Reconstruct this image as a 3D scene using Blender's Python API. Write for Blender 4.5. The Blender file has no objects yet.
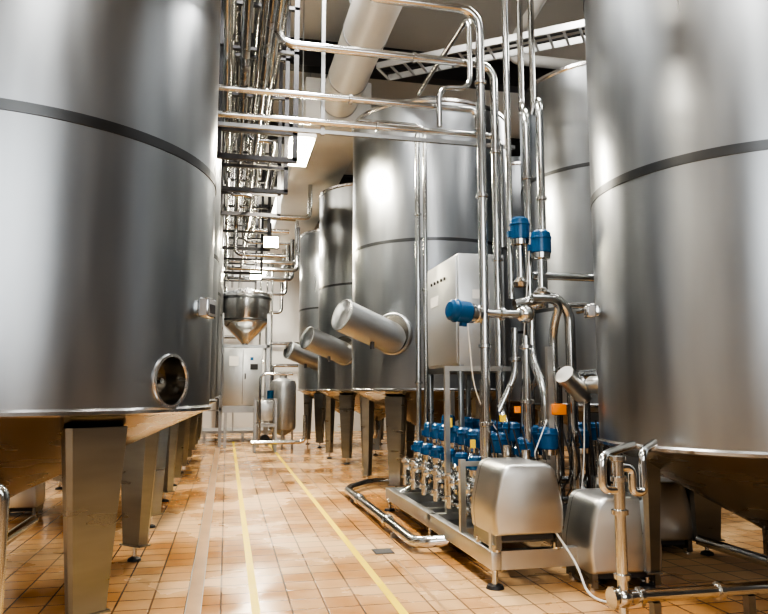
import bpy, bmesh, math, random
from mathutils import Vector, Matrix
random.seed(7)
scene = bpy.context.scene
COL = scene.collection
scene.view_settings.look = 'AgX - High Contrast'

# ------------------------------------------------------------------ materials
def nt(name):
    m = bpy.data.materials.new(name); m.use_nodes = True
    t = m.node_tree; b = t.nodes["Principled BSDF"]
    return m, t, b
def steel(name, col, rough, metallic=1.0, nscale=(1.2,1.2,6.0), var=0.06, detail=2.0, rvar=0.08):
    m, t, b = nt(name)
    b.inputs["Metallic"].default_value = metallic
    tc = t.nodes.new("ShaderNodeTexCoord"); mp = t.nodes.new("ShaderNodeMapping")
    mp.inputs["Scale"].default_value = nscale
    n = t.nodes.new("ShaderNodeTexNoise"); n.inputs["Scale"].default_value = 1.5; n.inputs["Detail"].default_value = detail
    t.links.new(tc.outputs["Object"], mp.inputs[0]); t.links.new(mp.outputs[0], n.inputs["Vector"])
    r = t.nodes.new("ShaderNodeValToRGB")
    r.color_ramp.elements[0].position = 0.25; r.color_ramp.elements[1].position = 0.75
    r.color_ramp.elements[0].color = tuple(c*(1-var) for c in col)+(1,)
    r.color_ramp.elements[1].color = tuple(min(1,c*(1+var)) for c in col)+(1,)
    t.links.new(n.outputs["Fac"], r.inputs[0]); t.links.new(r.outputs[0], b.inputs["Base Color"])
    mr = t.nodes.new("ShaderNodeMapRange")
    mr.inputs["From Min"].default_value = 0.25; mr.inputs["From Max"].default_value = 0.75
    mr.inputs["To Min"].default_value = max(0.02, rough-rvar*0.5); mr.inputs["To Max"].default_value = rough+rvar*0.5
    t.links.new(n.outputs["Fac"], mr.inputs["Value"]); t.links.new(mr.outputs[0], b.inputs["Roughness"])
    return m
def plain(name, col, rough=0.5, metallic=0.0, var=0.06, emit=0.0, emcol=None):
    m, t, b = nt(name)
    n = t.nodes.new("ShaderNodeTexNoise"); n.inputs["Scale"].default_value = 3.0; n.inputs["Detail"].default_value = 4
    tc = t.nodes.new("ShaderNodeTexCoord"); t.links.new(tc.outputs["Object"], n.inputs["Vector"])
    r = t.nodes.new("ShaderNodeValToRGB")
    r.color_ramp.elements[0].color = tuple(c*(1-var) for c in col)+(1,)
    r.color_ramp.elements[1].color = tuple(min(1,c*(1+var)) for c in col)+(1,)
    t.links.new(n.outputs["Fac"], r.inputs[0]); t.links.new(r.outputs[0], b.inputs["Base Color"])
    b.inputs["Roughness"].default_value = rough; b.inputs["Metallic"].default_value = metallic
    if emit:
        b.inputs["Emission Color"].default_value = (emcol or col)+(1,)
        b.inputs["Emission Strength"].default_value = emit
    return m

M_TANK  = steel("brushed_tank_steel", (0.345,0.365,0.385), 0.32, nscale=(2.6,2.6,0.35), var=0.12, rvar=0.10)
M_BAND  = steel("weld_band_steel", (0.11,0.115,0.12), 0.35)
M_RIM   = steel("rim_steel", (0.62,0.62,0.62), 0.20)
M_CONE  = steel("cone_steel", (0.35,0.33,0.30), 0.26)
M_LEG   = steel("leg_steel", (0.27,0.285,0.29), 0.30, var=0.10)
M_PIPE  = steel("polished_pipe_steel", (0.60,0.61,0.60), 0.15, rvar=0.06, nscale=(3,3,3))
M_PIPED = steel("dull_pipe_steel", (0.28,0.285,0.29), 0.25, nscale=(3,3,3))
M_SHROUD= steel("pump_cover_steel", (0.60,0.60,0.58), 0.36, nscale=(2,2,4), var=0.03)
M_CAB   = steel("cabinet_steel", (0.52,0.54,0.55), 0.36, metallic=0.8, nscale=(1,1,2), var=0.03)
M_MIX   = steel("satin_housing_steel", (0.36,0.37,0.375), 0.42, metallic=0.85)
M_BLUE  = plain("blue_actuator_plastic", (0.010,0.085,0.21), 0.25)
M_BLACK = plain("black_rubber", (0.02,0.02,0.022), 0.5)
M_DARK  = plain("dark_painted_steel", (0.05,0.05,0.055), 0.45, metallic=0.3)
M_WHITE = plain("white_plastic", (0.75,0.75,0.73), 0.4)
M_GREYP = plain("grey_plastic", (0.30,0.31,0.32), 0.4)
M_DUCT  = plain("white_duct_cladding", (0.66,0.65,0.62), 0.45)
M_ORANGE= plain("orange_plastic", (0.9,0.28,0.03), 0.4)
M_YELLOW= plain("yellow_plastic", (0.85,0.62,0.05), 0.5)
M_GALV  = steel("galvanised_steel", (0.40,0.41,0.42), 0.38, nscale=(4,4,4))
M_TRAY  = plain("zinc_cable_tray", (0.62,0.63,0.63), 0.4, metallic=0.4)
M_LAMP  = plain("fluorescent_diffuser", (1,0.97,0.9), 0.5, emit=70.0, emcol=(1.0,0.88,0.64))
M_GLOW  = plain("floodlight_lens", (1,0.97,0.9), 0.5, emit=150.0, emcol=(1.0,0.88,0.62))
M_PIT   = steel("manway_interior_steel", (0.24,0.22,0.19), 0.25)
M_RUST  = plain("stained_channel", (0.42,0.26,0.13), 0.35, var=0.3)
M_FILLGLOW  = plain("fill_window_glow", (0.9,0.95,1.0), 0.3, emit=1.0, emcol=(0.9,0.95,1.0))  # glowing pane of the added window behind the camera

def wallmat(name, col, var=0.08, scale=0.8):
    m, t, b = nt(name)
    tc = t.nodes.new("ShaderNodeTexCoord"); n = t.nodes.new("ShaderNodeTexNoise")
    n.inputs["Scale"].default_value = scale; n.inputs["Detail"].default_value = 8
    t.links.new(tc.outputs["Object"], n.inputs["Vector"])
    r = t.nodes.new("ShaderNodeValToRGB")
    r.color_ramp.elements[0].color = tuple(c*(1-var) for c in col)+(1,)
    r.color_ramp.elements[1].color = tuple(min(1,c*(1+var)) for c in col)+(1,)
    t.links.new(n.outputs["Fac"], r.inputs[0]); t.links.new(r.outputs[0], b.inputs["Base Color"])
    b.inputs["Roughness"].default_value = 0.75
    return m
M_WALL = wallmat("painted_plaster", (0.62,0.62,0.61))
M_WALLD= wallmat("shaded_concrete", (0.14,0.14,0.145))  # dark tone puts shade into right and near walls, darkens tank reflections
M_CEIL = wallmat("ceiling_paint", (0.58,0.57,0.54))

def floormat():
    m, t, b = nt("terracotta_floor_tile")
    tc = t.nodes.new("ShaderNodeTexCoord")
    br = t.nodes.new("ShaderNodeTexBrick")
    br.offset = 0.0; br.squash = 1.0
    br.inputs["Scale"].default_value = 1.0
    br.inputs["Brick Width"].default_value = 0.24
    br.inputs["Row Height"].default_value = 0.24
    br.inputs["Mortar Size"].default_value = 0.008
    br.inputs["Mortar Smooth"].default_value = 0.3
    br.inputs["Color1"].default_value = (0.67,0.41,0.195,1)
    br.inputs["Color2"].default_value = (0.78,0.545,0.30,1)
    br.inputs["Mortar"].default_value = (0.22,0.13,0.07,1)
    t.links.new(tc.outputs["Object"], br.inputs["Vector"])
    n = t.nodes.new("ShaderNodeTexNoise"); n.inputs["Scale"].default_value = 0.8; n.inputs["Detail"].default_value = 7
    t.links.new(tc.outputs["Object"], n.inputs["Vector"])
    r = t.nodes.new("ShaderNodeValToRGB")
    r.color_ramp.elements[0].position = 0.38; r.color_ramp.elements[1].position = 0.62
    r.color_ramp.elements[0].color = (0.62,0.46,0.31,1); r.color_ramp.elements[1].color = (1.0,1.0,1.0,1)
    t.links.new(n.outputs["Fac"], r.inputs[0])
    mx = t.nodes.new("ShaderNodeMix"); mx.data_type='RGBA'; mx.blend_type='MULTIPLY'; mx.inputs[0].default_value = 0.9
    t.links.new(br.outputs["Color"], mx.inputs[6]); t.links.new(r.outputs[0], mx.inputs[7])
    t.links.new(mx.outputs[2], b.inputs["Base Color"])
    mr = t.nodes.new("ShaderNodeMapRange")
    mr.inputs["From Min"].default_value = 0.38; mr.inputs["From Max"].default_value = 0.58
    mr.inputs["To Min"].default_value = 0.07; mr.inputs["To Max"].default_value = 0.32
    t.links.new(n.outputs["Fac"], mr.inputs["Value"]); t.links.new(mr.outputs[0], b.inputs["Roughness"])
    bp = t.nodes.new("ShaderNodeBump"); bp.inputs["Strength"].default_value = 0.25; bp.inputs["Distance"].default_value = 0.004
    inv = t.nodes.new("ShaderNodeMath"); inv.operation='SUBTRACT'; inv.inputs[0].default_value = 1.0
    t.links.new(br.outputs["Fac"], inv.inputs[1]); t.links.new(inv.outputs[0], bp.inputs["Height"])
    t.links.new(bp.outputs[0], b.inputs["Normal"])
    return m
M_FLOOR = floormat()
def linemat():
    m, t, b = nt("worn_yellow_paint")
    tc = t.nodes.new("ShaderNodeTexCoord"); n = t.nodes.new("ShaderNodeTexNoise")
    n.inputs["Scale"].default_value = 9; n.inputs["Detail"].default_value = 6
    t.links.new(tc.outputs["Object"], n.inputs["Vector"])
    r = t.nodes.new("ShaderNodeValToRGB")
    r.color_ramp.elements[0].position=0.30; r.color_ramp.elements[1].position=0.42
    r.color_ramp.elements[0].color=(0.78,0.54,0.16,1); r.color_ramp.elements[1].color=(0.86,0.64,0.02,1)
    t.links.new(n.outputs["Fac"], r.inputs[0]); t.links.new(r.outputs[0], b.inputs["Base Color"])
    b.inputs["Roughness"].default_value=0.45
    return m
M_LINE = linemat()

# ------------------------------------------------------------------ mesh builder
def V(*a): return Vector(a)
def frame(axis):
    a = Vector(axis).normalized()
    ref = Vector((0,0,1)) if abs(a.z) < 0.95 else Vector((1,0,0))
    x = ref.cross(a).normalized(); y = a.cross(x)
    return x, y, a
class MB:
    def __init__(s): s.bm = bmesh.new(); s.mats = []; s.mi = 0
    def m(s, mat):
        if mat not in s.mats: s.mats.append(mat)
        s.mi = s.mats.index(mat); return s
    def f(s, vs):
        try:
            fc = s.bm.faces.new(vs); fc.material_index = s.mi; return fc
        except ValueError: return None
    def box(s, lo, hi, bev=0.0, M=None):
        lo=Vector(lo); hi=Vector(hi)
        c = [(x,y,z) for x in (lo.x,hi.x) for y in (lo.y,hi.y) for z in (lo.z,hi.z)]
        v = [s.bm.verts.new(M @ Vector(p) if M else p) for p in c]
        fs = [s.f([v[i] for i in q]) for q in ((0,1,3,2),(4,6,7,5),(0,4,5,1),(2,3,7,6),(0,2,6,4),(1,5,7,3))]
        if bev>0:
            es = list({e for fc in fs for e in fc.edges})
            bmesh.ops.recalc_face_normals(s.bm, faces=fs)
            bmesh.ops.bevel(s.bm, geom=es, offset=bev, segments=2, affect='EDGES', profile=0.5)
        return s
    def rot(s, prof, origin, axis=(0,0,1), segs=32, close=False, skip=None):
        x,y,a = frame(axis); o = Vector(origin)
        rings=[]
        for r,t in prof:
            if r < 1e-6: rings.append([s.bm.verts.new(o+a*t)])
            else: rings.append([s.bm.verts.new(o+a*t+(x*math.cos(2*math.pi*k/segs)+y*math.sin(2*math.pi*k/segs))*r) for k in range(segs)])
        pairs = list(zip(rings[:-1],rings[1:]))
        if close: pairs.append((rings[-1],rings[0]))
        for A,B in pairs:
            for k in range(segs):
                k2=(k+1)%segs
                if len(A)==1 and len(B)==1: continue
                if len(A)==1: s.f([A[0],B[k2],B[k]])
                elif len(B)==1: s.f([A[k],A[k2],B[0]])
                else:
                    if skip:
                        c=(A[k].co+A[k2].co+B[k].co+B[k2].co)/4
                        if skip(c): continue
                    s.f([A[k],A[k2],B[k2],B[k]])
        return s
    def cyl(s, p0, p1, r, r1=None, segs=16):
        p0=Vector(p0); p1=Vector(p1); L=(p1-p0).length; r1 = r if r1 is None else r1
        return s.rot([(0,0),(r,0),(r1,L),(0,L)], p0, p1-p0, segs)
    def ball(s, c, r, segs=16):
        n=8
        return s.rot([(r*math.sin(math.pi*i/n) if 0<i<n else 0, -r*math.cos(math.pi*i/n)) for i in range(n+1)], c, (0,0,1), segs)
    def tube(s, pts, r, bend=0.15, segs=12):
        P=[Vector(p) for p in pts]; out=[P[0]]
        for i in range(1,len(P)-1):
            a,b,c = P[i-1],P[i],P[i+1]
            d = min(bend, (a-b).length*0.48, (c-b).length*0.48)
            s0 = b+(a-b).normalized()*d; s1=b+(c-b).normalized()*d
            for k in range(7):
                u=k/6.0
                out.append(s0*(1-u)**2 + b*2*u*(1-u) + s1*u*u)
        out.append(P[-1])
        q=[out[0]]
        for p in out[1:]:
            if (p-q[-1]).length>1e-5: q.append(p)
        out=q
        t=(out[1]-out[0]).normalized(); x,y,_=frame(t); rings=[]
        for i,p in enumerate(out):
            if i==0: tn=(out[1]-out[0]).normalized()
            elif i==len(out)-1: tn=(out[-1]-out[-2]).normalized()
            else: tn=((out[i+1]-p).normalized()+(p-out[i-1]).normalized()).normalized()
            x=(x-tn*x.dot(tn)).normalized(); y=tn.cross(x)
            rings.append([s.bm.verts.new(p+(x*math.cos(2*math.pi*k/segs)+y*math.sin(2*math.pi*k/segs))*r) for k in range(segs)])
        for A,B in zip(rings[:-1],rings[1:]):
            for k in range(segs): s.f([A[k],A[(k+1)%segs],B[(k+1)%segs],B[k]])
        s.f(list(reversed(rings[0]))); s.f(rings[-1])
        return s
    def loft(s, A, B):
        return s.loftn([A,B])
    def loftn(s, rings):
        R=[[s.bm.verts.new(Vector(p)) for p in r] for r in rings]; n=len(R[0])
        s.f(list(reversed(R[0]))); s.f(R[-1])
        for a,b in zip(R[:-1],R[1:]):
            for k in range(n): s.f([a[k],a[(k+1)%n],b[(k+1)%n],b[k]])
        return s
    def done(s, name, parent=None, smooth=True, ang=32):
        bm=s.bm
        bmesh.ops.recalc_face_normals(bm, faces=bm.faces[:])
        for fc in bm.faces: fc.smooth = smooth
        for e in bm.edges:
            if len(e.link_faces)==2 and e.calc_face_angle(0) > math.radians(ang): e.smooth=False
        me=bpy.data.meshes.new(name); bm.to_mesh(me); bm.free()
        for mt in s.mats: me.materials.append(mt)
        o=bpy.data.objects.new(name, me); COL.objects.link(o)
        if parent: o.parent=parent
        return o
def empty(name):
    o=bpy.data.objects.new(name,None); o.empty_display_size=0.3; COL.objects.link(o); return o
def fer(b,p,ax,r,w=0.014):
    b.rot([(r*0.6,-w*1.5),(r,-w),(r,w),(r*0.6,w*1.5)],p,ax,segs=18)
def area(name,loc,sx,sy,p,col=(1,0.97,0.92),rot=(0,0,0),parent=None):
    l=bpy.data.lights.new(name,'AREA'); l.shape='RECTANGLE'; l.size=sx; l.size_y=sy; l.energy=p; l.color=col
    o=bpy.data.objects.new(name,l); COL.objects.link(o); o.location=loc; o.rotation_euler=rot
    if parent: o.parent=parent
    return o

# ------------------------------------------------------------------ room
XL,XR,YB,YF,ZC = -6.0, 9.0, -4.0, 26.0, 8.0
MB().m(M_FLOOR).box((XL,YB,-0.15),(XR,YF,0)).done("floor")
MB().m(M_WALL).box((XL-0.2,YB,-0.15),(XL,YF,ZC)).done("wall_left")
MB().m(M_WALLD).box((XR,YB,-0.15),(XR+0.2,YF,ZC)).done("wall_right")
MB().m(M_WALL).box((XL-0.2,YF,-0.15),(XR+0.2,YF+0.2,ZC)).done("wall_far")
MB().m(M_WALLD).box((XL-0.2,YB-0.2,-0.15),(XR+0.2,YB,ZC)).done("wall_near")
MB().m(M_CEIL).box((XL-0.2,YB-0.2,ZC),(XR+0.2,YF+0.2,ZC+0.2)).done("ceiling")
e=empty("added_fill_window_1")  # added window behind the camera, gives the tanks soft vertical highlights
b=MB().m(M_FILLGLOW).box((-2.6,YB+0.01,2.2),(3.8,YB+0.02,6.2))
b.m(M_WHITE)
for x in (-2.7,-1.1,0.5,2.1,3.7): b.box((x,YB+0.0,2.1),(x+0.1,YB+0.08,6.3))
for z in (2.1,4.15,6.2): b.box((-2.7,YB+0.0,z),(3.8,YB+0.08,z+0.1))
b.done("glow_pane_and_frame",e)
area("near_wall_fill",(0.55,YB+0.12,4.2),6.2,3.8,170,(0.95,0.98,1.0),(math.radians(90),0,0),e)  # added area light, fills the tank fronts and lowers contrast
b=MB().m(M_DARK)
for y in (0.5,4.5,8.5,12.5,16.5,20.5,24.5):
    b.box((XL,y-0.14,7.48),(XR,y+0.14,7.52)); b.box((XL,y-0.015,7.52),(XR,y+0.015,7.96)); b.box((XL,y-0.14,7.96),(XR,y+0.14,8.0))
b.done("ceiling_beams")
b=MB().m(M_LINE); b.box((0.205,1.0,0),(0.265,21.5,0.003)); b.box((1.18,1.0,0),(1.24,21.5,0.003)); b.done("yellow_floor_lines")
b=MB().m(M_GALV)
b.box((-0.24,1.0,0),(-0.234,20,0.003)); b.box((-0.136,1.0,0),(-0.13,20,0.003))
b.m(M_RUST).box((-0.234,1,0),(-0.136,20,0.0015))
b.done("floor_drain_channel")
b=MB().m(M_DARK).box((1.38,6.52,0),(1.56,6.72,0.006)); b.m(M_GALV)
for i in range(5): b.box((1.39,6.54+i*0.036,0.006),(1.55,6.556+i*0.036,0.012))
b.done("floor_drain_grate")
MB().m(M_RUST).box((1.50,1.0,0),(1.525,6.3,0.002)).done("floor_expansion_joint")

# ------------------------------------------------------------------ tanks
def leg(mb, c, ang, rad, ztop, wt, wb, dt=0.16, db=0.10):
    r=Vector((math.cos(ang),math.sin(ang),0)); t=Vector((-r.y,r.x,0))
    top=Vector((c[0],c[1],0))+r*rad+V(0,0,ztop); bot=Vector((c[0],c[1],0))+r*rad+V(0,0,0.13)
    def sec(o,w,d):
        return [o+r*(d*0.5)-t*(w*0.44), o+r*(d*0.5)+t*(w*0.44), o+r*(d*0.25)+t*(w*0.5), o-r*(d*0.5)+t*(w*0.42), o-r*(d*0.5)-t*(w*0.42), o+r*(d*0.25)-t*(w*0.5)]
    mb.m(M_LEG).loft(sec(bot,wb,db), sec(top,wt,dt))
    FM=Matrix(((t.x,r.x,0,0),(t.y,r.y,0,0),(0,0,1,0),(0,0,0,1)))
    mb.box((-wb*0.55,-db*0.6,0),(wb*0.55,db*0.6,0.012), M=Matrix.Translation(bot)@FM)
    mb.m(M_PIPE).cyl((bot.x,bot.y,0.02),(bot.x,bot.y,0.13),0.018)
    mb.m(M_BLACK).rot([(0,0),(0.06,0),(0.055,0.02),(0.025,0.035),(0,0.035)],(bot.x,bot.y,0),segs=16)

def tank(cx,cy,R,zr,ztop,seams,legs,legr,legw,name="storage_tank",hole=None,bw=0.024):
    e=empty(name)
    b=MB().m(M_TANK)
    prof=[(R-0.03,zr+0.0),(R,zr+0.03)]
    zs=sorted(seams)
    if hole:
        ang,hz,hr=hole; a=math.radians(ang); hc=V(cx+R*math.cos(a),cy+R*math.sin(a),hz)
        z=hz-hr-0.06
        z=max(z,zr+0.045)
        while z<hz+hr+0.06: prof.append((R,z)); z+=0.02
    for z in zs:
        prof += [(R,z-0.05),(R,z+0.05)]
    prof += [(R,ztop),(R-0.03,ztop+0.04)]
    b.rot(prof,(cx,cy,0),segs=400 if hole else 128, skip=(lambda c:(c-hc).length<hr*1.03) if hole else None)
    b.rot([(R-0.03,ztop+0.04),(0.3,ztop+0.38),(0.3,ztop+0.5),(0,ztop+0.5)],(cx,cy,0),segs=96)
    b.m(M_RIM).rot([(R+0.0,zr+0.03),(R+0.018,zr+0.015),(R+0.018,zr-0.006),(R-0.02,zr-0.018)],(cx,cy,0),segs=128)
    b.rot([(R,ztop-0.02),(R+0.02,ztop),(R+0.02,ztop+0.04),(R-0.03,ztop+0.05)],(cx,cy,0),segs=96)
    b.m(M_BAND)
    for z in zs: b.rot([(R,z-bw-0.002),(R+0.006,z-bw),(R+0.006,z+bw),(R,z+bw+0.002)],(cx,cy,0),segs=128)
    b.done("shell",e)
    b=MB().m(M_CONE).rot([(R-0.02,zr-0.015),(0.14,zr-0.62),(0.07,zr-0.66),(0.07,zr-0.85),(0,zr-0.85)],(cx,cy,0),segs=96)
    b.done("cone_bottom",e)
    b=MB().m(M_PIPE)
    zz=max(0.16,zr-1.0)
    b.tube([(cx,cy,zr-0.84),(cx,cy,zz),(cx,cy+R*0.7,zz)],0.045,0.12)
    b.done("outlet_pipe",e)
    for i,a in enumerate(legs):
        b=MB(); leg(b,(cx,cy),math.radians(a),legr,zr-0.09,legw[0],legw[1]); b.done("leg_%d"%(i+1),e)
    return e
def sensor_box(e,cx,cy,R,ang,z,s=0.07):
    a=math.radians(ang); r=V(math.cos(a),math.sin(a),0); t=V(-r.y,r.x,0)
    M=Matrix.Translation(V(cx,cy,z)+r*R)@Matrix(((t.x,r.x,0,0),(t.y,r.y,0,0),(0,0,1,0),(0,0,0,1)))
    b=MB().m(M_PIPE).box((-s*0.6,-0.02,-s*0.7),(s*0.6,0.03,s*0.7),0.006,M)
    b.m(M_GREYP).box((-s,0.03,-s*0.9),(s,0.11,s*0.9),0.012,M)
    b.m(M_DARK).box((-s*0.6,0.11,-s*0.5),(s*0.6,0.114,s*0.3),0,M)
    b.done("level_sensor",e)
def port(e,cx,cy,R,ang,z,r,pn="manway"):
    a=math.radians(ang); d=V(math.cos(a),math.sin(a),0); o=V(cx,cy,z)+d*(R)
    b=MB().m(M_RIM).rot([(r*1.13,-0.03),(r*1.13,0.006),(r*1.10,0.016),(r*0.99,0.016),(r*0.96,0.004)],o,d,segs=56)
    b.m(M_PIT).rot([(r*0.96,0.004),(r*0.95,-0.05),(r*0.93,-0.13),(r*0.88,-0.15),(r*0.55,-0.14),(r*0.5,-0.12),(0,-0.11)],o,d,segs=56)
    b.m(M_PIPE)
    x,y,_=frame(d)
    b.cyl(o-d*0.12+x*(-r*0.5),o-d*0.12+x*(r*0.5),0.012,segs=10)
    b.cyl(o-d*0.14,o-d*0.07,0.02,segs=12)
    b.done(pn,e)
def mixer(e,cx,cy,R,ang,z):
    a=math.radians(ang); d=V(math.cos(a),math.sin(a),0)
    o=V(cx,cy,z)+d*(R-0.14)+V(0.06,0,0)
    dd=(V(-0.86,-0.42,0.30)).normalized()
    b=MB().m(M_GALV).rot([(0.27,0.0),(0.31,0.0),(0.31,0.10),(0.29,0.12),(0.27,0.10),(0.27,0.08)],V(cx,cy,z+0.12)+d*(R-0.07),d,segs=40)
    b.m(M_PIT).rot([(0.27,0.08),(0.2,0.075),(0,0.08)],V(cx,cy,z+0.12)+d*(R-0.07),d,segs=40)
    b.m(M_MIX).rot([(0.14,0.0),(0.18,0.02),(0.18,0.10),(0.23,0.12),(0.23,1.11),(0.236,1.115),(0.236,1.135),(0.225,1.14)],o,dd,segs=40)
    b.m(M_RIM).rot([(0.225,1.14),(0.20,1.145),(0,1.145)],o,dd,segs=40)
    b.m(M_DARK).cyl(o+dd*0.6+V(0,-0.1,-0.20),o+dd*0.6+V(0,-0.1,-0.30),0.03)
    b.done("side_entry_mixer",e)

T_L1=tank(-1.63,5.8,1.5,1.36,6.4,[3.17,5.2],[-51,48,130,228],1.30,(0.42,0.24),hole=(-33,1.565,0.165),bw=0.034)
port(T_L1,-1.63,5.8,1.5,-33,1.565,0.165); sensor_box(T_L1,-1.63,5.8,1.5,-20,2.1,0.08)
for y in (9.25,12.7,16.2,19.6):
    tank(-1.62,y,1.48,1.36,5.9,[3.17,4.6],[-48,48,132,228],1.25,(0.36,0.22))
T_R1=tank(4.2,4.85,1.27,1.08,6.4,[3.12,5.0],[171,261,351,81],1.02,(0.36,0.26),bw=0.034)
sensor_box(T_R1,4.2,4.85,1.27,163,2.15,0.06)
for y in (10.85,15.15,19.45):
    e=tank(3.2,y,1.27,1.5,5.8,[3.7],[225,150,78,6,297],1.08,(0.34,0.2),bw=0.022)
    mixer(e,3.2,y,1.27,228,2.2)
tank(5.55,9.2,1.33,1.3,5.9,[2.6,4.5],[225,150,78,6,297],1.08,(0.34,0.2))
tank(5.9,13.6,1.33,1.3,5.9,[2.6,4.5],[225,135,45,315],1.08,(0.34,0.2))

# ------------------------------------------------------------------ overhead
e=empty("overhead_pipe_bundle")
b=MB()
spec=[(-0.08,4.75,.03),(0.10,4.75,.04),(0.30,4.78,.035),
      (-0.06,5.25,.03),(0.10,5.25,.045),(0.26,5.25,.025),(0.42,5.25,.04),
      (-0.05,5.8,.05),(0.14,5.8,.03),(0.34,5.8,.05),(0.54,5.8,.04),
      (0.0,6.4,.06),(0.28,6.4,.05),(0.60,6.4,.05)]
for i,(x,z,r) in enumerate(spec):
    b.m(M_PIPE if i%3==0 else M_PIPED)
    if i%4==1: b.tube([(x,3.0,z),(x,13.5+i*0.3,z),(x,13.5+i*0.3,z-0.6),(x+1.0,13.5+i*0.3,z-0.6)],r,0.15)
    else: b.tube([(x,3.0,z),(x,25.8,z)],r)
b.m(M_PIPED)
for i,(x,y,z) in enumerate([(0.2,9.4,5.25),(-0.06,10.4,4.75),(0.42,12.2,5.8),(0.1,13.0,5.25)]):
    b.tube([(x,y,z),(x,y,z-0.35),(x+0.35,y,z-0.35),(x+0.35,y+2.2,z-0.35)],0.03,0.12)
b.done("pipes",e)
b=MB().m(M_DARK)
for y in (8.4,9.8,11.2,14.0,17.0,20.5):
    for z in (4.66,5.17,5.71,6.3):
        b.box((-0.2,y-0.03,z-0.03),(0.78,y+0.03,z+0.01))
    b.box((-0.2,y-0.03,4.3),(-0.14,y+0.03,7.5)); b.box((0.72,y-0.03,4.3),(0.78,y+0.03,7.5)); b.box((-0.2,y-0.03,4.28),(0.78,y+0.03,4.34))
b.done("hangers",e)
e=empty("crossover_pipework")
b=MB().m(M_PIPE)
b.tube([(-0.5,7.0,6.9),(-0.5,7.0,4.56),(2.62,7.0,4.56),(2.62,7.0,4.35)],0.035,0.12)
b.tube([(-0.6,7.05,6.9),(-0.6,7.05,4.30),(2.9,7.05,4.30),(2.9,7.05,3.05)],0.035,0.15)
b.tube([(0.42,7.0,6.9),(0.42,7.0,5.10),(2.82,7.0,5.10),(2.82,7.0,1.3)],0.045,0.2)
b.tube([(0.9,6.0,6.6),(1.1,6.0,5.13),(2.28,6.0,5.13),(2.28,6.0,0.5)],0.042,0.22)
b.tube([(2.4,8.7,4.9),(2.4,8.7,0.35),(2.0,8.7,0.12)],0.035,0.15)
b.tube([(1.6,8.7,5.02),(2.5,8.7,5.02),(2.5,8.7,0.35)],0.03,0.15)
b.tube([(2.15,6.9,4.3),(2.15,6.9,4.75),(2.5,6.9,4.75),(2.5,6.9,5.6),(2.5,9,5.6)],0.03,0.15)
for x in (2.87,3.02):
    b.tube([(x,6.3,2.3),(x,6.3,4.3 if x<3 else 4.45),(x+0.5,7.5,4.8),(x+0.5,7.5,7.4)],0.037,0.2)
b.tube([(2.74,6.45,2.4),(2.74,6.45,7.4)],0.03,0.1)
b.tube([(2.9,6.3,2.62),(3.6,6.3,2.62),(3.9,6.6,2.6),(3.9,6.8,2.6)],0.04,0.15)
b.tube([(3.2,6.4,2.35),(3.7,6.4,2.35),(3.7,6.9,2.35)],0.03,0.15)
for p,ax,r in [((2.28,6,4.4),(0,0,1),.06),((2.28,6,3.3),(0,0,1),.06),((2.28,6,1.9),(0,0,1),.06),((2.82,7,4.1),(0,0,1),.062),((2.82,7,2.9),(0,0,1),.062),
               ((1.2,7,4.56),(1,0,0),.052),((1.9,7,5.10),(1,0,0),.06),((1.5,7.05,4.3),(1,0,0),.05),((2.4,8.7,3.8),(0,0,1),.05),((2.5,8.7,2.8),(0,0,1),.045),((2.4,8.7,1.6),(0,0,1),.05),
               ((2.87,6.3,3.6),(0,0,1),.055),((3.02,6.3,3.4),(0,0,1),.055)]:
    fer(b,p,ax,r)
b.done("pipes",e)
b=MB().m(M_GALV)
b.box((-0.3,7.10,4.20),(3.1,7.14,4.24))
for x in (0.9,2.98): b.box((x,7.08,4.18),(x+0.04,7.12,7.5))
b.done("support_rail",e)
e=empty("ventilation_duct")
b=MB().m(M_DUCT).cyl((1.85,4,6.7),(1.85,12.0,6.7),0.33,segs=40)
b.box((1.25,12.0,6.3),(2.45,25.9,7.1),0.02)
b.m(M_GALV)
for y in (5,6.5,8,9.5,11,11.97): b.rot([(0.331,-0.02),(0.34,-0.015),(0.34,0.015),(0.331,0.02)],(1.85,y,6.7),(0,1,0),segs=40)
b.done("duct_run",e)
b=MB().m(M_GALV)
for y in (5.5,8.8,13.5,17.5,21.5):
    for x in (1.5,2.2): b.cyl((x,y,6.7),(x,y,7.98),0.01,segs=6)
b.done("hanger_rods",e)
e=empty("cable_tray")
b=MB().m(M_TRAY)
A=V(2.3,10.4,6.5); B=V(6.2,7.5,6.5); d=(B-A).normalized(); n=V(-d.y,d.x,0)
M=Matrix.Translation(A)@Matrix(((d.x,n.x,0,0),(d.y,n.y,0,0),(0,0,1,0),(0,0,0,1))); L=(B-A).length
b.box((0,-0.24,0),(L,-0.22,0.10),M=M); b.box((0,0.22,0),(L,0.24,0.10),M=M)
k=0
while k*0.22<L: b.box((k*0.22,-0.22,0.0),(k*0.22+0.035,0.22,0.025),M=M); k+=1
b.done("ladder",e)
b=MB().m(M_BLACK)
for o in (-0.1,0.05): b.tube([M@V(0,o,0.04),M@V(L*0.5,o+0.02,0.045),M@V(L,o,0.04)],0.018,0.3,8)
b.done("cables",e)
e=empty("service_pipes_high_level")
b=MB().m(M_PIPED)
for i,z in enumerate((6.75,6.9,7.05)): b.tube([(3.0,7.7+0.15*i,z),(8.5,7.7+0.15*i,z)],0.05)
b.m(M_DUCT).tube([(4.3,7.9,7.3),(4.3,9.7,7.0),(4.3,9.9,6.75),(5.5,9.9,6.75)],0.09,0.3,20)
b.done("pipes",e)
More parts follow.
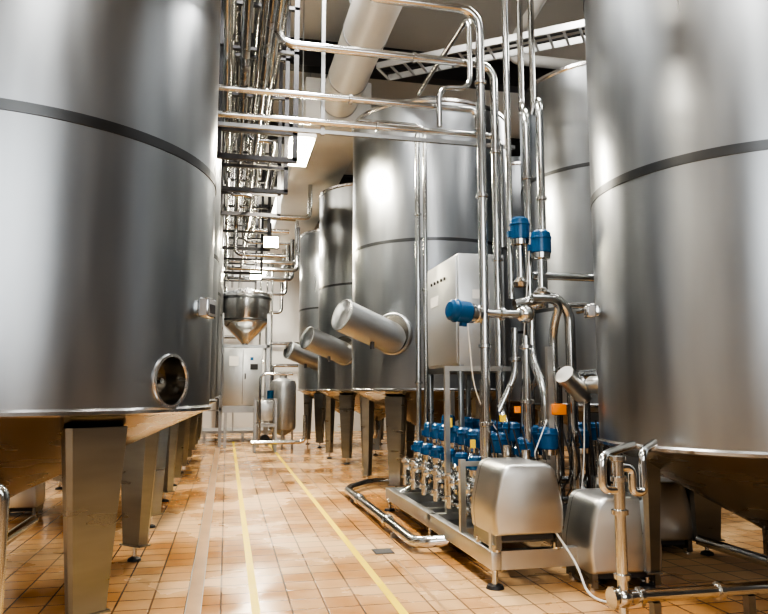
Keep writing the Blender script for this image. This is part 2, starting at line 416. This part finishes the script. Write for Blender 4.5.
def lamp(x,y,z,power):
    e=empty("fluorescent_ceiling_light")
    b=MB().m(M_WHITE).box((x-0.19,y-0.6,z+0.03),(x+0.19,y+0.6,z+0.10),0.01)
    b.m(M_LAMP).box((x-0.17,y-0.57,z-0.03),(x+0.17,y+0.57,z+0.029),0.01)
    b.m(M_GALV).cyl((x,y-0.45,z+0.1),(x,y-0.45,7.98),0.01,segs=6).cyl((x,y+0.45,z+0.1),(x,y+0.45,7.98),0.01,segs=6)
    b.done("housing",e)
    area("tube_light",(x,y,z-0.05),0.3,1.1,power,(1,0.92,0.78),parent=e)
for y,p in ((10.2,230),(17.8,220),(22.6,250)): lamp(0.97,y,5.05 if y<11 else 5.25,p)
def flood(x,y,z,zt):
    e=empty("floodlight")
    b=MB().m(M_DARK).box((x-0.15,y,z-0.12),(x+0.15,y+0.12,z+0.12),0.01).cyl((x,y+0.06,z+0.1),(x,y+0.06,zt),0.015,segs=8)
    b.m(M_GLOW).box((x-0.13,y-0.01,z-0.10),(x+0.13,y,z+0.10)); b.done("housing",e)
flood(0.77,13.5,4.36,4.75); flood(0.66,18.2,4.46,4.9)
b=MB()
for i,(y,z,r) in enumerate([(18.9,4.75,.06),(19.2,5.0,.05),(20.5,4.75,.06),(22.2,5.0,.08),(22.7,4.6,.05),(23.8,5.6,.07),(24.5,4.2,.06),(16.0,5.5,.05)]):
    b.m(M_PIPE if i%2 else M_PIPED).tube([(-0.12,y,z+1.2),(-0.12,y,z),(1.8,y,z),(1.8,y,z+1.2)],r,0.15)
for x in (0.95,1.15,1.3): b.m(M_PIPE).tube([(x,21.6,0.33),(x,21.6,5.5)],0.03)
for x,z in ((-0.3,3.4),(1.4,3.2),(1.6,2.4)): b.m(M_PIPED).tube([(x,25.7,0),(x,25.7,z),(x+1.2,25.7,z)],0.06)
b.done("far_crossing_pipes")
area("overhead_fill_light",(0.6,21.5,7.2),1.5,5,420,(1,0.96,0.88))  # added light to brighten the far end, no fixture modelled

# ------------------------------------------------------------------ far equipment
e=empty("hopper_vessel")
b=MB().m(M_RIM).rot([(0,2.55),(0.09,2.55),(0.09,2.8),(0.66,3.35),(0.69,3.4),(0.69,4.15),(0.64,4.22),(0,4.4)],(0.47,20,0),segs=48)
b.m(M_BAND).rot([(0.69,3.42),(0.70,3.43),(0.70,3.46),(0.69,3.47)],(0.47,20,0),segs=48).rot([(0.69,4.02),(0.71,4.03),(0.71,4.09),(0.69,4.10)],(0.47,20,0),segs=48)
b.m(M_PIPE)
b.tube([(0.47,20,2.6),(0.47,20,2.3),(1.0,20,2.3)],0.06,0.1)
b.done("vessel",e)
b=MB().m(M_GALV)
for dx in (-0.62,0.62):
    for dy in (-0.5,0.5): b.box((0.47+dx-0.04,20+dy-0.04,0),(0.47+dx+0.04,20+dy+0.04,3.6))
for z in (1.0,2.7): 
    b.box((-0.2,19.46,z-0.04),(1.13,19.54,z+0.04)); b.box((-0.2,20.46,z-0.04),(1.13,20.54,z+0.04))
b.done("support_frame",e)
e=empty("switch_cabinet")
b=MB().m(M_CAB).box((-0.1,19.0,1.1),(0.92,19.4,2.62),0.02).m(M_DARK).box((0.405,18.99,1.14),(0.415,19.0,2.58)).box((0.46,18.97,1.8),(0.49,19.0,1.95))
b.m(M_WHITE).box((0.05,18.985,2.15),(0.3,19.0,2.4)); b.m(M_GALV).box((-0.05,19.05,0),(0.03,19.35,1.1)).box((0.79,19.05,0),(0.87,19.35,1.1)).box((-0.1,19.0,0.92),(0.92,19.4,1.1))
b.m(M_BLUE).box((0.6,18.98,2.3),(0.68,19.0,2.38)).m(M_BLACK).box((0.6,18.98,2.05),(0.8,19.0,2.2))
b.done("cabinet",e)
e=empty("small_dosing_tank")
b=MB().m(M_MIX).rot([(0,0.35),(0.1,0.35),(0.32,0.5),(0.34,0.55),(0.34,1.65),(0.30,1.75),(0.1,1.82),(0.1,1.95),(0,1.95)],(1.45,18.6,0),segs=40)
b.m(M_GALV)
for k in range(3):
    a=k*2.1+0.4; b.cyl((1.45+0.28*math.cos(a),18.6+0.28*math.sin(a),0),(1.45+0.28*math.cos(a),18.6+0.28*math.sin(a),0.6),0.03)
b.done("vessel",e)
e=empty("process_unit")
b=MB().m(M_CAB).box((0.75,17.6,0.75),(1.15,17.9,1.25),0.03).m(M_GALV)
for x in (0.7,1.2):
    for y in (17.5,18.0): b.box((x-0.025,y-0.025,0),(x+0.025,y+0.025,1.3))
b.box((0.68,17.48,0.62),(1.22,18.02,0.68)); b.m(M_PIPE).tube([(0.6,17.4,0.25),(1.9,17.4,0.25),(1.9,17.4,0.9)],0.05).tube([(0.8,17.45,0.3),(0.8,17.45,1.9),(1.6,17.45,1.9)],0.03)
b.m(M_BLACK).cyl((0.95,17.6,0.3),(0.95,18.0,0.3),0.12)
b.m(M_BLUE).cyl((1.05,17.45,1.3),(1.05,17.45,1.5),0.08)
b.done("unit",e)
e=empty("equipment_platform")
b=MB().m(M_GALV).box((-0.7,21.2,0.25),(1.8,23,0.33))
for x in (-0.6,0.5,1.7): b.box((x-0.04,21.3,0),(x+0.04,21.38,0.25))
b.box((-0.7,21.2,0.9),(1.8,21.24,0.94)); b.box((-0.7,21.2,1.3),(1.8,21.24,1.34))
for x in (-0.68,0.2,1.0,1.76): b.box((x-0.02,21.2,0.33),(x+0.02,21.24,1.34))
b.done("deck",e)

# ------------------------------------------------------------------ control cabinet
e=empty("control_cabinet")
b=MB().m(M_CAB).box((2.44,7.2,1.75),(2.98,8.4,3.0),0.015)
b.box((2.425,7.24,1.79),(2.445,8.36,2.96),0.006)
b.m(M_DARK).box((2.418,7.30,2.3),(2.426,7.34,2.45))
b.m(M_BLACK)
for k in range(5): b.cyl((2.41,8.15-k*0.13,2.78),(2.43,8.15-k*0.13,2.78),0.02,segs=12)
b.m(M_WHITE).box((2.42,7.9,2.5),(2.426,8.2,2.62)); b.m(M_WHITE).box((2.6,7.195,2.5),(2.8,7.2,2.6))
b.done("enclosure",e)
b=MB().m(M_LEG)
for x,y in ((2.44,8.36),(2.44,7.22),(2.92,8.36),(2.92,7.22)): b.box((x,y-0.03,0.2),(x+0.05,y+0.03,1.78),0.004)
b.box((2.44,7.2,1.70),(2.98,8.4,1.76)); b.box((2.45,7.22,0.9),(2.49,8.36,0.95))
b.done("stand",e)

# ------------------------------------------------------------------ valve skid
def actuator(b, p, r=0.075, h=0.17, ax=(0,0,1), body=0.2):
    p=Vector(p); a=Vector(ax).normalized()
    b.m(M_PIPE).rot([(0,-body-0.05),(r*0.75,-body-0.04),(r*0.85,-body),(r*0.55,-body+0.03),(r*0.35,-body+0.05),(r*0.35,-0.06),(r*0.9,-0.05),(r*0.95,0),(0,0)],p,a,segs=20)
    b.m(M_BLUE).rot([(r*0.9,0),(r,0.01),(r,h*0.62),(r*1.07,h*0.64),(r*1.07,h*0.70),(r,h*0.72)],p,a,segs=24)
    b.rot([(r,h*0.72),(r*0.95,h*0.9),(r*0.7,h),(0,h*1.03)],p,a,segs=24)
    x,y,_=frame(a)
    b.box((-0.02,-r-0.03,0.02),(0.02,-r+0.01,0.08),0,Matrix.Translation(p)@Matrix((( x.x,y.x,a.x,0),(x.y,y.y,a.y,0),(x.z,y.z,a.z,0),(0,0,0,1))))
e=empty("valve_manifold_skid")
b=MB().m(M_SHROUD)
zb,zt=0.14,0.28
b.box((2.0,5.2,zb),(2.08,8.85,zt),0.006); b.box((2.86,5.2,zb),(2.94,8.85,zt),0.006)
for y in (5.2,6.1,7.2,8.3,8.77): b.box((2.08,y,zb),(2.86,y+0.08,zt))
b.m(M_GALV).box((2.08,6.2,zb+0.02),(2.86,8.7,zb+0.035))
b.m(M_PIPE)
for x in (2.04,2.9):
    for y in (5.24,7.0,8.8):
        b.cyl((x,y,0.02),(x,y,zb),0.022)
        b.m(M_BLACK).rot([(0,0),(0.07,0),(0.06,0.025),(0,0.035)],(x,y,0),segs=16).m(M_PIPE)
b.done("base_frame",e)
b=MB().m(M_SHROUD)
for x,y,h in ((2.03,5.24,0.62),(2.03,5.95,0.9),(2.2,6.9,1.75),(2.88,5.95,1.9),(2.88,8.8,1.5)):
    b.box((x-0.025,y-0.025,zt-0.06),(x+0.025,y+0.025,h))
b.box((2.01,5.93,0.84),(2.9,5.97,0.88)); b.box((2.2,6.88,1.70),(2.9,6.93,1.75)); b.box((2.0,6.86,zt-0.06),(2.9,6.94,zt))
b.done("posts",e)
b=MB().m(M_PIPE)
for x in (2.22,2.5,2.85):
    b.tube([(x,5.9,0.62),(x,8.75,0.62)],0.042)
    b.tube([(x,5.85,0.40),(x,8.6,0.40),(x,8.6,0.62)],0.038)
for y in (6.25,6.7,7.15,7.6,8.05,8.45):
    b.tube([(2.16,y,0.36),(2.16,y,0.70)],0.036)
    b.tube([(2.22,y,0.52),(2.95,y,0.52)],0.032)
    fer(b,(2.16,y,0.46),(0,0,1),0.055); fer(b,(2.16,y,0.66),(0,0,1),0.055)
    b.ball((2.2,y,0.60),0.07)
b.tube([(2.28,6.0,0.9),(2.28,5.75,0.62),(2.28,5.6,0.62)],0.042,0.15)
b.tube([(2.5,5.9,0.62),(2.5,5.65,0.62),(2.5,5.65,1.0)],0.04,0.1)
b.tube([(2.82,7.0,1.3),(2.82,6.6,0.9),(2.82,6.3,0.62)],0.042,0.15)
b.tube([(2.9,6.1,0.5),(2.9,6.1,1.5),(2.9,6.35,1.8),(2.9,6.35,2.35)],0.042,0.15)
b.tube([(3.05,6.2,0.5),(3.05,6.2,2.1),(3.05,6.0,2.35),(2.75,6.0,2.35)],0.042,0.18)
b.tube([(2.62,6.1,2.30),(3.02,6.1,2.40),(3.18,6.1,2.25),(3.18,6.1,0.6)],0.048,0.16)
b.tube([(2.36,6.3,0.62),(2.36,6.3,1.6)],0.03); b.tube([(2.68,6.0,0.6),(2.68,6.0,2.0)],0.035)
b.tube([(2.28,6.0,2.2),(2.7,6.0,2.2)],0.04)
b.tube([(2.52,6.3,1.30),(2.7,6.3,1.65),(2.7,6.3,2.1)],0.03,0.1)
for p,ax in [((2.28,6,1.2),(0,0,1)),((2.68,6,1.4),(0,0,1)),((2.68,6,1.9),(0,0,1)),((3.18,6.1,1.5),(0,0,1)),((3.18,6.1,1.0),(0,0,1)),((2.9,6.1,1.2),(0,0,1)),((2.45,6,2.2),(1,0,0)),((3.05,6.2,1.7),(0,0,1)),((2.7,6.3,1.8),(0,0,1))]:
    b.rot([(0.035,-0.025),(0.062,-0.015),(0.062,0.015),(0.035,0.025)],p,ax,segs=18)
b.ball((2.68,6.0,2.2),0.085); b.ball((2.9,6.2,2.35),0.08)
b.done("pipes",e)
b=MB()
for k in range(8): actuator(b,(2.48,6.2+0.32*k,0.93),0.085,0.18,body=0.25)
for k in range(8): actuator(b,(2.68,6.05+0.33*k,1.02 if k%2 else 0.90),0.085,0.18,body=0.3)
for k in range(7): actuator(b,(2.87,6.0+0.36*k,0.97),0.095,0.20,body=0.27)
for k in range(6): actuator(b,(2.30,6.35+0.4*k,0.76),0.065,0.13,body=0.10)
actuator(b,(2.74,6.22,2.95),0.095,0.22,body=0.42)
actuator(b,(2.90,6.1,2.80),0.10,0.22,body=0.38)
actuator(b,(2.13,6.0,2.2),0.10,0.21,ax=(-1,-0.25,0.1),body=0.08)
actuator(b,(3.35,6.3,0.95),0.09,0.18,body=0.4)
b.done("blue_valves",e)
b=MB().m(M_SHROUD).rot([(0,0),(0.05,0),(0.05,0.05),(0.085,0.07),(0.085,0.34),(0.09,0.35),(0.09,0.38),(0,0.38)],(3.22,5.9,1.42),(-0.68,-0.3,0.55),segs=28)
b.rot([(0,0),(0.06,0),(0.08,0.03),(0.08,0.2),(0.06,0.24),(0,0.24)],(3.22,5.85,1.55),(0.3,-0.9,0.0),segs=28)
b.done("sight_glasses",e)
b=MB().m(M_ORANGE).box((2.88,5.9,1.28),(3.02,5.95,1.38),0.01).box((2.52,5.9,1.3),(2.57,5.93,1.36)).m(M_YELLOW).box((2.1,5.9,1.0),(2.14,5.93,1.07)).box((2.42,6.0,1.22),(2.47,6.03,1.28)).box((2.4,7.4,1.1),(2.42,7.5,1.2))
b.done("signal_boxes",e)
b=MB().m(M_WHITE)
for i,(a,c) in enumerate([((2.1,5.95,2.1),(2.5,6.25,1.1)),((2.8,6.1,3.0),(2.84,6.5,1.15)),((3.2,5.9,1.6),(3.05,5.8,0.4)),((2.9,6.0,1.3),(2.7,5.9,0.9))]):
    a=Vector(a); c=Vector(c); mid=(a+c)*0.5+V(-0.12+0.05*(i%3),-0.08,-0.15)
    b.tube([a,mid,c],0.006,0.5,6)
b.m(M_BLACK)
for i in range(12):
    x=2.3+0.08*i; b.tube([(x,6.0,1.15),(x+0.05,5.9,0.8),(x+0.1,6.3,0.5)],0.008,0.4,6)
for i in range(6):
    x=2.5+0.12*i; b.tube([(x,6.3,1.1),(x-0.03,6.2,1.5),(x+0.15,6.5,1.75)],0.007,0.4,6)
b.done("signal_cables",e)

def pump(x0,y0,z0,w,h,d,ang=0.0,zfloor=0.0):
    e=empty("centrifugal_pump")
    M=Matrix.Translation(V(x0,y0,0))@Matrix.Rotation(ang,4,'Z')
    hw=w/2
    pts=[(-hw*0.93,z0),(-hw,z0+h*0.30),(-hw*0.72,z0+h*0.98),(hw*0.72,z0+h*0.98),(hw,z0+h*0.30),(hw*0.93,z0)]
    P=[Vector((p[0],0,p[1])) for p in pts]; out=[]
    n=len(P)
    for i in range(n):
        a,bb,c=P[i-1],P[i],P[(i+1)%n]
        dd=0.09 if i in(2,3) else (0.10 if i in (1,4) else 0.015)
        s0=bb+(a-bb).normalized()*dd; s1=bb+(c-bb).normalized()*dd
        for k in range(7):
            u=k/6; out.append(s0*(1-u)**2+bb*2*u*(1-u)+s1*u*u)
    cz=z0+h*0.45
    def ring(sc,y): return [M@V(p.x*sc,y,cz+(p.z-cz)*sc) for p in out]
    b=MB().m(M_SHROUD)
    b.loftn([ring(0.90,0.0),ring(0.945,0.006),ring(0.975,0.022),ring(0.995,0.05),ring(1.0,0.08),ring(1.0,d)])
    b.m(M_BAND).loft(ring(1.003,d*0.86),ring(1.003,d*0.86+0.006))
    b.done("motor_cover",e,ang=50)
    b=MB().m(M_LEG).box((-hw*0.9,0.03,zfloor+0.02),(-hw*0.75,d,z0+0.02),0,M).box((hw*0.75,0.03,zfloor+0.02),(hw*0.9,d,z0+0.02),0,M)
    b.m(M_DARK).box((-hw*0.7,0.05,z0-0.04),(hw*0.7,d*0.95,z0+0.03),0,M)
    b.m(M_PIPE)
    for sx in (-1,1):
        for yy in (0.08,d-0.08):
            b.cyl(M@V(sx*hw*0.82,yy,zfloor),M@V(sx*hw*0.82,yy,zfloor+0.05),0.035)
    b.done("base",e)
    c=M@V(0,d,z0+h*0.42); dv=(M.to_3x3()@V(0,1,0))
    b=MB().m(M_PIPE).rot([(0.1,0),(0.1,0.06),(0.17,0.08),(0.18,0.12),(0.18,0.18),(0.14,0.22),(0.05,0.24),(0.05,0.34),(0,0.34)],c,dv,segs=28)
    b.tube([c+dv*0.15+V(0.1,0,0.05),c+dv*0.15+V(0.1,0,0.4)],0.04)
    b.done("pump_head",e)
    return e
pump(2.29,5.12,0.40,0.60,0.55,0.52,zfloor=0.28)
pump(3.0,4.95,0.12,0.62,0.58,0.50,ang=-0.05)
pump(3.98,5.9,0.12,0.58,0.56,0.50,ang=-0.1)
e=empty("rear_valve_manifold")
b=MB().m(M_LEG).box((3.4,6.5,0.12),(4.3,8.2,0.2)).m(M_PIPED)
for x,y in ((3.45,6.55),(4.25,6.55),(3.45,8.1),(4.25,8.1)): b.cyl((x,y,0),(x,y,0.13),0.03)
for x in (3.45,3.6,3.8,4.0): b.tube([(x,6.6,0.2),(x,6.6,1.5+0.2*(x-3)),(x,7.6,1.5+0.2*(x-3)),(x,7.6,0.2)],0.035,0.15)
for z in (0.4,0.6): b.tube([(3.3,6.65,z),(4.4,6.65,z)],0.04)
for x in (3.5,3.7,3.9): actuator(b,(x,6.6,1.0),0.08,0.18,body=0.4)
b.m(M_BLACK)
for i in range(10): b.tube([(3.4+0.07*i,6.45,1.2),(3.38+0.07*i,6.35,0.8),(3.5+0.06*i,6.5,0.35)],0.009,0.4,6)
b.done("pipes_and_valves",e)
e=empty("electrical_panel")
b=MB().m(M_DARK).box((4.55,7.0,0.0),(4.95,7.6,1.9),0.01).m(M_GREYP).box((4.6,6.99,0.5),(4.9,7.0,1.8))
b.done("panel",e)
e=empty("floor_pipe_rack")
b=MB()
for i in range(9):
    b.m(M_PIPED if i%2 else M_PIPE).tube([(5.2+0.1*(i%3),7.2,0.35+0.11*i),(8.6,7.2+0.1*(i%3),0.35+0.11*i)],0.04)
b.m(M_DARK)
for x in (5.4,6.8,8.2): b.box((x,7.4,0),(x+0.08,7.48,1.6))
b.done("rack",e)
e=empty("floor_transfer_pipe")
b=MB().m(M_PIPE).tube([(2.05,6.42,0.12),(1.75,6.5,0.09),(1.72,10.2,0.09),(2.2,10.9,0.09),(3.0,11.0,0.09)],0.055,0.25,18)
for p in ((1.74,7.6,0.09),(1.73,9.2,0.09)): b.rot([(0.055,-0.03),(0.075,-0.02),(0.075,0.02),(0.055,0.03)],p,(0,1,0),segs=20)
b.m(M_GALV)
for y in (7.2,9.6): b.box((1.68,y-0.02,0),(1.8,y+0.02,0.05))
b.done("pipe",e)
e=empty("tank_outlet_pipework")
b=MB().m(M_PIPE)
b.tube([(2.5,4.2,0.19),(2.5,4.2,1.08)],0.036,0.1,16)
b.tube([(2.5,4.2,0.19),(4.6,4.2,0.19)],0.042,0.1,16)
b.tube([(2.5,4.2,0.86),(2.385,4.2,0.86),(2.385,4.2,1.08),(2.8,4.5,1.12)],0.028,0.08,14)
b.tube([(2.5,4.2,1.0),(2.60,4.2,1.0),(2.60,4.2,0.84),(2.68,4.2,0.84),(2.68,4.2,1.10),(2.9,4.4,1.14)],0.028,0.07,14)
b.cyl((2.5,4.2,0),(2.5,4.2,0.2),0.03)
b.ball((2.5,4.2,0.19),0.065); b.cyl((2.435,4.2,0.19),(2.415,4.2,0.19),0.07)
for z in (0.32,0.72,0.93,1.06): fer(b,(2.5,4.2,z),(0,0,1),0.054)
for x in (2.62,3.2): fer(b,(x,4.2,0.19),(1,0,0),0.06)
b.m(M_LEG).box((2.7,4.17,0),(2.75,4.23,0.15)).box((3.4,4.17,0),(3.45,4.23,0.15))
b.done("pipes",e)
MB().m(M_WHITE).tube([(2.5,5.2,0.45),(2.6,4.98,0.2),(2.58,4.8,0.012),(2.75,4.6,0.012),(3.0,4.7,0.012)],0.009,0.3,8).done("pump_power_cable")
# ------------------------------------------------------------------ left side stuff
e=empty("rail_stand")
b=MB().m(M_PIPE).tube([(-0.99,3.6,0.0),(-0.99,3.6,1.05),(-1.9,3.6,1.05)],0.03,0.05).rot([(0,0),(0.07,0),(0.07,0.01),(0,0.012)],(-0.99,3.6,0),segs=16)
b.tube([(-1.8,3.6,0),(-1.8,3.6,1.05)],0.03)
b.done("rail",e)
pump(-2.4,9.3,0.1,0.45,0.42,0.4)
e=empty("hose_reel_cart")
b=MB().m(M_BLACK)
for k in range(4): 
    R0=0.28-0.03*k
    pts=[(-2.7+R0*math.cos(t*math.pi/8),10.6+0.05*k,0.4+R0*math.sin(t*math.pi/8)) for t in range(17)]
    b.tube(pts,0.022,0.02,8)
b.m(M_BLUE).box((-2.85,10.5,0.0),(-2.55,10.56,0.5)); b.m(M_YELLOW).cyl((-2.7,10.4,0.4),(-2.7,10.9,0.4),0.05)
b.done("reel",e)
b=MB()
for i,(z,r) in enumerate([(0.25,.05),(0.4,.04),(0.9,.05)]): b.m(M_PIPE).tube([(-3.8-0.1*i,5,z),(-3.8-0.1*i,22,z)],r)
b.m(M_GALV)
for y in (6,10,14,18,21.5): b.box((-4.1,y-0.03,0),(-3.7,y+0.03,0.2)).box((-4.08,y-0.03,0),(-3.98,y+0.03,0.9))
b.done("left_floor_pipes")

# ------------------------------------------------------------------ lights
area("overhead_fill_light",(0.7,0.5,7.4),1.6,5,310)  # bare area lights from overhead, no lamp fixtures modelled
area("overhead_fill_light",(0.9,6.5,7.4),0.8,2.5,480)
area("overhead_fill_light",(-4.6,5,7.3),1.0,5,520,(1,0.91,0.76))  # this and the next added to light the floor behind the left tanks
area("overhead_fill_light",(-4.6,14,7.3),1.0,7,520,(1,0.91,0.76))
area("overhead_fill_light",(7.4,5,7.3),1.0,5,160)
area("overhead_fill_light",(3.9,7.3,7.3),1.0,1.0,180)
area("overhead_fill_light",(7.8,13,7.3),1.0,5,300)
w=bpy.data.worlds.new("world"); scene.world=w; w.use_nodes=True
w.node_tree.nodes["Background"].inputs[0].default_value=(0.8,0.85,0.9,1); w.node_tree.nodes["Background"].inputs[1].default_value=0.3

cam=bpy.data.cameras.new("camera"); cam.lens=32.8; cam.sensor_width=36; cam.clip_start=0.05
co=bpy.data.objects.new("camera",cam); COL.objects.link(co)
co.location=(0,0,1.5); co.rotation_euler=(math.radians(96.8),0,math.radians(-12.6))
scene.camera=co
